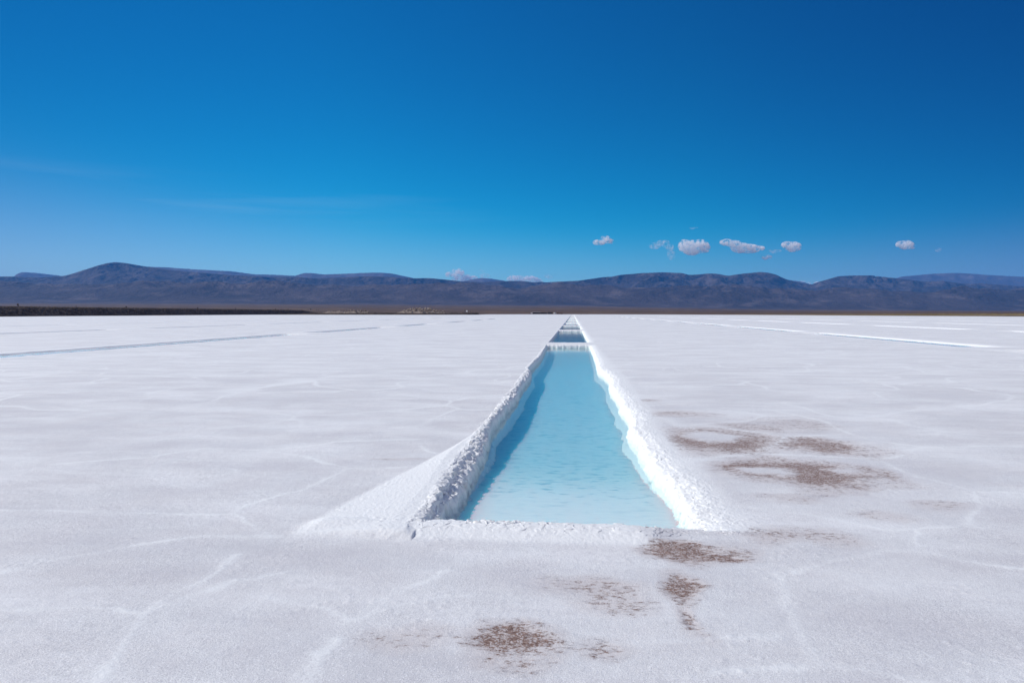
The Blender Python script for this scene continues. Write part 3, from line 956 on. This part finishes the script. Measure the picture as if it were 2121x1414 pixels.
# strip of yellow grass along the right shore
px = np.arange(1480, 2500, 3.0)
sh = np.interp(px, [p[0] for p in shore], [p[1] for p in shore])
k = np.linspace(0, 1, 30)
dd = (sh[None, :] + 6) + k[:, None] * np.interp(px, [1480, 1700, 1900, 2121], [60, 90, 160, 240])[None, :]
dirs = np.array([polar(p, 1.0) for p in px])
X = dd * dirs[:, 0][None, :]; Y = dd * dirs[:, 1][None, :]
gh = np.interp(px, [1480, 1600, 1900, 2121], [0.1, 0.35, 0.9, 1.1])[None, :]
Z = 0.2 + gh * (0.6 + 0.8 * fbm(X * .25, Y * .25, 3, 301)) * np.minimum(1, 6 * k[:, None]) * sstep(0, 0.05, 1.0 - k[:, None])
Z[0, :] = 0.05; Z[-1, :] = -0.2
o = grid_mesh('shore_grass', X, Y, Z, M_GRASS)
tag(o, 'strip of yellowish dry grass along the right shore of the salt', 'grass', kind='stuff')

# ------------------------------------------------------------------ embankment on the left


def ribbon(name, line, prof, material, n_along=420, amp=0.25, freq=0.5, seed=0, endtaper=0.0):
    """prof: (offset outwards from the near foot, height) ; line: points with (x, y, height factor)"""
    P = np.array(line, float)
    seg = np.r_[0, np.cumsum(np.hypot(np.diff(P[:, 0]), np.diff(P[:, 1])))]
    s = np.linspace(0, seg[-1], n_along)
    cx = np.interp(s, seg, P[:, 0]); cy = np.interp(s, seg, P[:, 1]); hf = np.interp(s, seg, P[:, 2])
    tx = np.gradient(cx); ty = np.gradient(cy); ln = np.hypot(tx, ty); nx = -ty / ln; ny = tx / ln
    sg = np.sign(nx * cx + ny * cy); nx *= sg; ny *= sg
    off = np.array([p[0] for p in prof]); hz = np.array([p[1] for p in prof])
    offs = np.interp(np.linspace(0, 1, 46), np.linspace(0, 1, len(off)), off)
    hzs = np.interp(offs, off, hz)
    X = cx[None, :] + nx[None, :] * offs[:, None]
    Y = cy[None, :] + ny[None, :] * offs[:, None]
    Z = hzs[:, None] * hf[None, :]
    Z = Z + amp * fbm(X * freq, Y * freq, 4, seed) * (Z > 0.3)
    X = X + amp * 1.5 * fbm(X * freq * .6, Y * freq * .6, 3, seed + 3)
    o = grid_mesh(name, X, Y, Z, material, smooth=False)
    return o


e_px = [(-260, 248), (-120, 278), (0, 312), (130, 362), (265, 422), (400, 515), (530, 645), (600, 690), (640, 715), (660, 735), (678, 745)]
e_h = [1, 1, 1, 1, 1.02, 1.03, 1.04, 1.0, 0.95, 0.55, 0.05]
line = [(*polar(a, b), c) for (a, b), c in zip(e_px, e_h)]
emb = ribbon('embankment', line, [(0, -0.1), (0.3, 0.05), (5.6, 4.2), (7.5, 4.85), (9.0, 4.95), (17, 4.9), (26, -0.2)], M_GRAVEL, 900, 0.35, 0.8, 400)
tag(emb, kind='structure')

# low earth spit beyond the end of the embankment
s_px = [(560, 655), (640, 640), (740, 625), (830, 620), (920, 625), (970, 640), (990, 655), (997, 668)]
s_h = [0.2, 0.9, 1.0, 1.0, 1.0, 0.9, 0.55, 0.05]
line = [(*polar(a, b), c) for (a, b), c in zip(s_px, s_h)]
spit = ribbon('earth_spit', line, [(0, -0.1), (1.5, 0.7), (5, 1.3), (18, 1.8), (32, 1.5), (60, -0.2)], M_EARTH, 500, 0.6, 0.25, 410)
tag(spit, kind='structure')


def spit_top(off=12):
    return 1.65


# ---- posts along the embankment
def make_post(px_, d, z0, h, w, head, label, grp):
    w *= 1.5; x, y = polar(px_, d)
    root = empty('marker_post', (x, y, z0))
    tag(root, label, 'post', grp)
    bm = bmesh.new()
    bmesh.ops.create_cone(bm, cap_ends=True, segments=8, radius1=w * 0.5, radius2=w * 0.42, depth=h + 0.4, matrix=Matrix.Translation((0, 0, h / 2 - 0.2)))
    me = bpy.data.meshes.new('post'); bm.to_mesh(me); bm.free(); me.materials.append(M_POST)
    p = bpy.data.objects.new('post', me); C.objects.link(p); p.parent = root
    if head:
        bm = bmesh.new()
        bmesh.ops.create_cube(bm, size=1, matrix=Matrix.Translation((0, -w * .35, h - head * .45)) @ Matrix.Diagonal((w * 2.6, 0.06, head, 1)))
        bmesh.ops.bevel(bm, geom=bm.edges[:], offset=0.02, segments=1, affect='EDGES')
        me = bpy.data.meshes.new('plate'); bm.to_mesh(me); bm.free(); me.materials.append(M_POST)
        p = bpy.data.objects.new('plate', me); C.objects.link(p); p.parent = root
    root.rotation_euler = (0, 0, rng.uniform(-.5, .5))


posts = [(38, 340, 1.5, .30, .8, 'leftmost and thickest dark post standing on the gravel embankment'),
         (158, 390, 1.3, .16, 0, 'thin dark post on the embankment, second from the left edge'),
         (262, 440, 1.25, .26, .7, 'thick dark post with a plate at its top, below the highest peak'),
         (251, 440, .5, .25, 0, 'short stump on the embankment beside a thick post'),
         (357, 505, 1.5, .14, 0, 'thin dark post on the embankment between two thicker posts'),
         (410, 545, 1.4, .28, .7, 'thick dark post with a plate right of the highest peak'),
         (488, 625, 1.6, .26, .6, 'dark post standing alone where the embankment starts to look thin'),
         (515, 655, 1.0, .2, 0, 'short dark post on the far part of the embankment')]
for (p, d, h, w, hd, lb) in posts:
    make_post(p, d + 3, 4.75, h, w, hd, lb, 'posts along the gravel embankment')
for (p, d, h, w, hd) in [(571, 700, 1.5, .3, .7), (583, 706, 1.6, .2, 0), (597, 712, 1.4, .28, .6), (638, 735, 1.7, .2, 0), (644, 738, 1.5, .34, .8), (656, 745, 1.4, .24, 0), (660, 746, 1.3, .24, 0)]:
    make_post(p, d + 3, 4.6, h, w, hd, 'small dark post at the far low end of the embankment', 'small posts at the far end of the embankment')


# ---- spoil mounds and boulders on the spit
def heap(px_, d, rx, ry, h, seed, label, material):
    x, y = polar(px_, d)
    n = 64
    g = np.linspace(-1.15, 1.15, n)
    GX, GY = np.meshgrid(g, g)
    wx = GX + 0.25 * fbm(GX * 2, GY * 2, 3, seed); wy = GY + 0.25 * fbm(GX * 2, GY * 2, 3, seed + 4)
    rr = np.hypot(wx, wy)
    Z = h * (np.clip(1 - rr, 0, 1) ** 0.8) * (0.75 + 0.5 * fbm(GX * 4, GY * 4, 4, seed + 8)) + 0.25 * h * ridged(GX * 5, GY * 5, 3, seed + 2) * np.clip(1 - rr, 0, 1) - 0.15
    o = grid_mesh('rubble_mound', GX * rx, GY * ry, Z, material, smooth=False)
    o.location = (x, y, 1.35)
    tag(o, label, 'mound', 'rubble mounds on the earth spit')
    return o


heap(684, 655, 7.5, 7, 2.6, 501, 'leftmost smooth pale mound of earth near the end of the embankment', M_ROCK)
heap(703, 652, 8.5, 7, 2.9, 502, 'pale mound of earth between the smooth left mound and the rocky one', M_ROCK)
heap(733, 648, 12, 8, 2.6, 503, 'broad low mound of tan earth topped with small rocks', M_ROCK)
heap(757, 648, 6, 6, 2.2, 504, 'narrow tan mound at the right end of the small mounds', M_ROCK)
heap(843, 640, 11, 8, 3.4, 505, 'left shoulder of the biggest rocky mound, smooth tan slope', M_ROCK)
heap(870, 640, 17, 10, 4.4, 506, 'biggest tan rubble mound with large boulders on its crest', M_ROCK)
heap(903, 640, 10, 8, 3.0, 507, 'right shoulder of the biggest rocky mound, strewn with stones', M_ROCK)


def blob(name, r, seed, material, flat=0.75, sub=2, rough=0.25):
    bm = bmesh.new()
    bmesh.ops.create_icosphere(bm, subdivisions=sub, radius=r)
    rr = random.Random(seed)
    ph = [rr.uniform(0, 6) for _ in range(9)]
    for v in bm.verts:
        n = v.co.normalized()
        k = 1 + rough * (math.sin(3.1 * n.x + ph[0]) * math.cos(2.7 * n.y + ph[1]) + 0.6 * math.sin(5.3 * n.z + 4.1 * n.x + ph[2]) + 0.45 * math.sin(8.1 * n.y + ph[3]) * math.cos(7.3 * n.z + ph[4])) + rr.uniform(-.06, .06)
        v.co = n * r * k
        v.co.z *= flat
    me = bpy.data.meshes.new(name); bm.to_mesh(me); bm.free()
    me.materials.append(material)
    return me


boulder_me = [blob('boulder', 1.0, s, M_ROCK, 0.85, 2, 0.28) for s in range(6)]


def put(me, name, x, y, z, s, label, cat, grp):
    o = bpy.data.objects.new(name, me)
    C.objects.link(o)
    o.location = (x, y, z)
    o.scale = (s * rng.uniform(.85, 1.3), s * rng.uniform(.85, 1.2), s * rng.uniform(.75, 1.1))
    o.rotation_euler = (rng.uniform(-.3, .3), rng.uniform(-.3, .3), rng.uniform(0, 6.3))
    tag(o, label, cat, grp)
    return o


bl = 'tan boulder lying on the biggest rubble mound'
for (p, zz, s) in [(838, 4.2, 1.0), (846, 4.8, 1.2), (851, 5.2, 1.4), (857, 5.6, 1.3), (864, 5.8, 1.2), (870, 5.7, 1.4), (876, 5.2, 1.1), (882, 5.4, 1.8),
                   (888, 5.3, 1.5), (893, 4.8, 1.4), (899, 4.3, 1.1), (905, 4.0, 1.0), (911, 3.4, .9), (917, 3.0, .9), (873, 4.4, 1.2), (850, 4.0, 1.0),
                   (885, 4.0, 1.5), (908, 2.9, .9), (900, 3.1, 1.1), (860, 4.6, 1.1)]:
    x, y = polar(p, 634 + rng.uniform(-3, 5))
    put(rng.choice(boulder_me), 'boulder', x, y, zz, s * .95, bl, 'boulder', 'boulders on the biggest mound')
for (p, zz, s) in [(722, 3.6, .8), (727, 4.1, 1.0), (735, 4.0, 1.0), (741, 3.7, .8), (748, 3.5, .8), (757, 3.7, .9), (763, 2.9, .7), (716, 3.0, .6)]:
    x, y = polar(p, 643 + rng.uniform(-3, 5))
    put(rng.choice(boulder_me), 'boulder', x, y, zz, s, 'small tan boulder lying on the low mounds left of the biggest mound', 'boulder', 'boulders on the low mounds')


# low dark shrubs: twiggy tufts of many thin blades
def shrub_mesh(seed):
    rr = random.Random(seed)
    V = []; Fc = []
    for i in range(150):
        a = rr.uniform(0, 6.283); e = rr.uniform(0.15, 1.4); ln_ = rr.uniform(.45, 1.0)
        d = Vector((math.cos(a) * math.cos(e), math.sin(a) * math.cos(e), math.sin(e) * .9))
        b0 = Vector((rr.uniform(-.5, .5), rr.uniform(-.35, .35), -.05))
        tip = b0 + d * ln_
        sd = d.cross(Vector((0, 0, 1))).normalized() * rr.uniform(.04, .09)
        k = len(V)
        V += [tuple(b0 - sd), tuple(b0 + sd), tuple((b0 + tip) / 2 + sd * 1.8), tuple(tip), tuple((b0 + tip) / 2 - sd * 1.8)]
        Fc.append((k, k + 1, k + 2, k + 3, k + 4))
    me = bpy.data.meshes.new('shrub'); me.from_pydata(V, [], Fc); me.materials.append(M_SHRUB)
    return me


shrub_me = [shrub_mesh(s) for s in range(4)]
for i in range(95):
    p = rng.choice([rng.uniform(745, 992), rng.uniform(935, 992), rng.uniform(655, 760)])
    x, y = polar(p, np.interp(p, [640, 740, 830, 920, 992], [642, 628, 622, 628, 658]) + rng.uniform(1, 14))
    s = rng.uniform(.7, 1.5) * (1.25 if p > 935 else 1)
    put(rng.choice(shrub_me), 'shrub', x, y, 0.75, s, 'low dark scrub bush on the shore of the earth spit', 'bush', 'scrub bushes on the earth spit')

# white tank on a stand and thin posts at the right end of the spit
x, y = polar(967, 645)
root = empty('water_tank', (x, y, 1.2))
tag(root, 'small white tank on a dark stand near the tip of the earth spit', 'tank')
bm = bmesh.new()
for v in bmesh.ops.create_cone(bm, cap_ends=True, segments=16, radius1=.62, radius2=.62, depth=1.25, matrix=Matrix.Translation((0, 0, 2.05)))['verts']: pass
bmesh.ops.create_cone(bm, cap_ends=True, segments=16, radius1=.62, radius2=.15, depth=.25, matrix=Matrix.Translation((0, 0, 2.8)))
me = bpy.data.meshes.new('tank'); bm.to_mesh(me); bm.free(); me.materials.append(M_WHITE)
o = bpy.data.objects.new('tank', me); C.objects.link(o); o.parent = root
bm = bmesh.new()
for sx_ in (-.5, .5):
    for sy_ in (-.5, .5):
        bmesh.ops.create_cube(bm, size=1, matrix=Matrix.Translation((sx_, sy_, .6)) @ Matrix.Diagonal((.12, .12, 1.6, 1)))
bmesh.ops.create_cube(bm, size=1, matrix=Matrix.Translation((0, 0, 1.36)) @ Matrix.Diagonal((1.3, 1.3, .12, 1)))
me = bpy.data.meshes.new('stand'); bm.to_mesh(me); bm.free(); me.materials.append(M_POST)
o = bpy.data.objects.new('stand', me); C.objects.link(o); o.parent = root
make_post(962.5, 645, 1.3, 3.6, .2, 0, 'tall thin dark pole beside the small white tank', None)
make_post(974, 648, 1.3, 2.6, .2, 0, 'shorter dark pole just right of the small white tank', None)


# ---- low huts and vehicles on the far shore
def box_bm(sx_, sy_, sz_, cx=0, cy=0, cz=0, bev=0.0):
    bm = bmesh.new()
    bmesh.ops.create_cube(bm, size=1, matrix=Matrix.Translation((cx, cy, cz)) @ Matrix.Diagonal((sx_, sy_, sz_, 1)))
    if bev:
        bmesh.ops.bevel(bm, geom=bm.edges[:], offset=bev, segments=2, affect='EDGES')
    return bm


def part(name, bm, m, parent, label=None):
    me = bpy.data.meshes.new(name); bm.to_mesh(me); bm.free(); me.materials.append(m)
    o = bpy.data.objects.new(name, me); C.objects.link(o); o.parent = parent
    if label: o['label'] = label
    return o


def hut(px0, px1, d, h, wall, roof, label, nwin=3):
    x0, y0 = polar(px0, d); x1, y1 = polar(px1, d)
    w = math.hypot(x1 - x0, y1 - y0); dep = 5.0
    root = empty('hut', ((x0 + x1) / 2, (y0 + y1) / 2, 0.15), math.atan2(y1 - y0, x1 - x0))
    tag(root, label, 'hut')
    part('wall', box_bm(w, dep, h + .6, 0, 0, h / 2 - .3), wall, root)
    part('roof', box_bm(w + .7, dep + .8, .35, 0, 0, h + .19, .05), roof, root)
    part('door', box_bm(.9, .08, 2.0, -w * .32, -dep / 2 - .03, 1.0), M_DARKWALL, root)
    for i in range(nwin):
        fx = -w * .1 + i * w * .42 / max(1, nwin - 1) if nwin > 1 else w * .2
        part('window', box_bm(.9, .08, .8, fx, -dep / 2 - .03, 1.5), M_GLASS, root)


hut(1103, 1118.5, 880, 2.5, M_DARKWALL, M_WHITE, 'dark low hut with a white roof, first of the far huts', 3)
hut(1119.5, 1133, 880, 2.5, M_DARKWALL, M_TANROOF, 'dark low hut with a tan roof beside the white roofed hut')
hut(1134.5, 1144, 890, 2.1, M_DARKWALL, M_DARKWALL, 'all dark low hut right of the tan roofed hut', 2)
hut(1153, 1165, 890, 1.4, M_ADOBE, M_ADOBE, 'low reddish adobe shed, rightmost of the far huts', 1)
hut(1674, 1679, 3300, 3.0, M_WHITE, M_WHITE, 'lonely pale hut out on the dark plain at right', 1)


def van(px_, d, label, rz):
    x, y = polar(px_, d)
    root = empty('parked_van', (x, y, 0.15), rz)
    tag(root, label, 'van')
    bm = bmesh.new()
    prof = [(-2.4, .45), (-2.4, 1.9), (-2.2, 2.1), (1.0, 2.1), (1.7, 1.3), (2.35, 1.1), (2.4, .45)]
    a = [bm.verts.new((p[0], -.9, p[1])) for p in prof]; b = [bm.verts.new((p[0], .9, p[1])) for p in prof]
    bm.faces.new(a); bm.faces.new(b[::-1])
    for i in range(len(prof)):
        j = (i + 1) % len(prof)
        bm.faces.new((a[j], a[i], b[i], b[j]))
    part('body', bm, M_WHITE, root)
    for sy_ in (-.905, .905):
        part('window', box_bm(2.6, .02, .55, -.6, sy_, 1.6), M_GLASS, root)
    for cx in (-1.5, 1.5):
        for sy_ in (-.85, .85):
            bm = bmesh.new()
            bmesh.ops.create_cone(bm, cap_ends=True, segments=16, radius1=.36, radius2=.36, depth=.24, matrix=Matrix.Translation((cx, sy_, .36)) @ Matrix.Rotation(math.pi / 2, 4, 'X'))
            part('wheel', bm, M_RUBBER, root)


van(1149.5, 868, 'white parked van between the dark hut and the reddish shed', 1.2)
van(1101.5, 868, 'white parked van left of the white roofed hut', 1.5)
dark_me = blob('dark_stone', 1.0, 77, M_POST, 0.8, 2, 0.2)
for p, lb in ((1163.5, 'small dark lump on the far salt edge below the reddish shed'), (1204, 'dark lump on the far salt edge just right of the line of pools'),
              (1214.5, 'smaller dark lump on the salt edge, furthest right of the pools')):
    x, y = polar(p, 790)
    o = put(dark_me, 'dark_stone', x, y, .2, .5 if p < 1210 else .35, lb, 'stone', None)

# ------------------------------------------------------------------ clouds


def cloud_material(dens):
    m = bpy.data.materials.new('cloud'); m.use_nodes = True
    t = m.node_tree; t.nodes.clear()
    out = t.nodes.new('ShaderNodeOutputMaterial')
    pv = t.nodes.new('ShaderNodeVolumePrincipled')
    pv.inputs['Color'].default_value = (0.985, 0.995, 1.0, 1)
    pv.inputs['Anisotropy'].default_value = 0.0
    tcn = t.nodes.new('ShaderNodeTexCoord')
    n = t.nodes.new('ShaderNodeTexNoise'); n.inputs['Scale'].default_value = 0.0034; n.inputs['Detail'].default_value = 8
    n.inputs['Roughness'].default_value = 0.62
    t.links.new(tcn.outputs['Object'], n.inputs['Vector'])
    k = t.nodes.new('ShaderNodeMapRange'); k.inputs[1].default_value = 0.47; k.inputs[2].default_value = 0.80
    k.inputs[4].default_value = dens
    t.links.new(n.outputs['Fac'], k.inputs[0])
    t.links.new(k.outputs[0], pv.inputs['Density'])
    t.links.new(pv.outputs[0], out.inputs['Volume'])
    return m


M_CL = cloud_material(0.022)
M_CL2 = cloud_material(0.0045)
CD = 52000.0


def cloud(puffs, label, material=None):
    """puffs: (px, py, rx, ry) ellipses in photograph pixels, turned into lumps at the cloud's own distance"""
    cx = sum(p[0] for p in puffs) / len(puffs); cy = sum(p[1] for p in puffs) / len(puffs)
    x, y = polar(cx, CD); z = H_EYE + (648 - cy) / F * CD
    bm = bmesh.new()
    for (a, b, rx, ry) in puffs:
        xx, yy = polar(a, CD); zz = H_EYE + (648 - b) / F * CD
        s = CD / F
        M = Matrix.Translation((xx - x, yy - y, zz - z)) @ Matrix.Diagonal((1.15 * rx * s, (rx + ry) * .5 * s, 1.25 * ry * s, 1))
        bmesh.ops.create_icosphere(bm, subdivisions=3, radius=1.0, matrix=M)
    me = bpy.data.meshes.new('cloud'); bm.to_mesh(me); bm.free()
    me.materials.append(material or M_CL)
    o = bpy.data.objects.new('cloud', me); C.objects.link(o)
    o.location = (x, y, z)
    md = o.modifiers.new('merge', 'REMESH'); md.mode = 'VOXEL'; md.voxel_size = 90.0
    tag(o, label, 'cloud', 'small white clouds low over the mountains')
    return o


cloud([(1240, 503, 13, 5), (1253, 497, 10, 7), (1264, 501, 8, 4)], 'small lone cloud, leftmost of those high above the ridge')
cloud([(1355, 510, 12, 6), (1372, 506, 15, 7), (1384, 511, 10, 6), (1389, 526, 8, 10), (1391, 534, 8, 5)], 'thin ragged cloud touching the biggest cloud on its left', M_CL2)
cloud([(1416, 510, 12, 11), (1432, 514, 20, 13), (1448, 511, 17, 12), (1458, 514, 11, 9)], 'biggest and brightest puffy cloud')
cloud([(1503, 503, 13, 6), (1520, 507, 14, 7), (1532, 514, 18, 9), (1550, 516, 20, 8), (1568, 515, 13, 5)], 'long cloud tapering up to the left, right of the biggest')
cloud([(1628, 508, 11, 6), (1640, 512, 16, 9), (1650, 512, 8, 6)], 'rounded cloud right of the long tapering cloud')
cloud([(1594, 518, 6, 3), (1601, 521, 8, 4), (1611, 520, 6, 2.5)], 'tiny wisp between the long cloud and the rounded cloud', M_CL2)
cloud([(1583, 534, 7, 4), (1590, 533, 7, 4)], 'tiny flat cloud below the wisp')
cloud([(1862, 507, 9, 6), (1873, 508, 14, 8), (1884, 511, 9, 5)], 'lone small cloud far to the right')
cloud([(1940, 518, 6, 4)], 'faintest speck of cloud, rightmost in the sky', M_CL2)
cloud([(1432, 473.5, 6, 2.5), (1440, 473, 5, 2)], 'tiny wisp high above the biggest cloud', M_CL2)
cloud([(932, 569, 10, 5), (948, 565, 12, 8), (957, 570, 8, 6)], 'cloud peeking above the left end of the ridge gap')
cloud([(948, 580, 12, 6), (965, 577, 15, 7), (980, 577, 10, 5)], 'bright flat cloud cut off by the ridge left of the small hill')
cloud([(1000, 571, 7, 5), (1008, 572, 7, 5), (998, 562, 5, 4)], 'faint cloud above the small rounded hill', M_CL2)
cloud([(1060, 578, 10, 7), (1074, 579, 15, 7), (1097, 579, 14, 7), (1112, 582, 11, 6)], 'low bank of cloud along the ridge above the pools')
cloud([(1131, 570, 7, 3), (1138, 574, 7, 4)], 'little wisp right of the low cloud bank', M_CL2)
cloud([(1662, 588, 14, 5), (1692, 588, 8, 4)], 'white sliver of cloud in the notch between two peaks')

# ------------------------------------------------------------------ haze
bm = bmesh.new()
bmesh.ops.create_cube(bm, size=1, matrix=Matrix.Translation((0, 12900, 779.5)) @ Matrix.Diagonal((64000, 34200, 1561, 1)))
me = bpy.data.meshes.new('haze'); bm.to_mesh(me); bm.free()
hm = bpy.data.materials.new('haze_air'); hm.use_nodes = True
t = hm.node_tree; t.nodes.clear()
out = t.nodes.new('ShaderNodeOutputMaterial')
pv = t.nodes.new('ShaderNodeVolumePrincipled')
pv.inputs['Color'].default_value = (0.03, 0.36, 1.0, 1)
pv.inputs['Density'].default_value = 0.000024
pv.inputs['Anisotropy'].default_value = 0.0
t.links.new(pv.outputs[0], out.inputs['Volume'])
me.materials.append(hm)
hz = bpy.data.objects.new('haze', me); C.objects.link(hz)
tag(hz, 'thin blue air haze between the camera and the mountains', 'haze', kind='stuff')
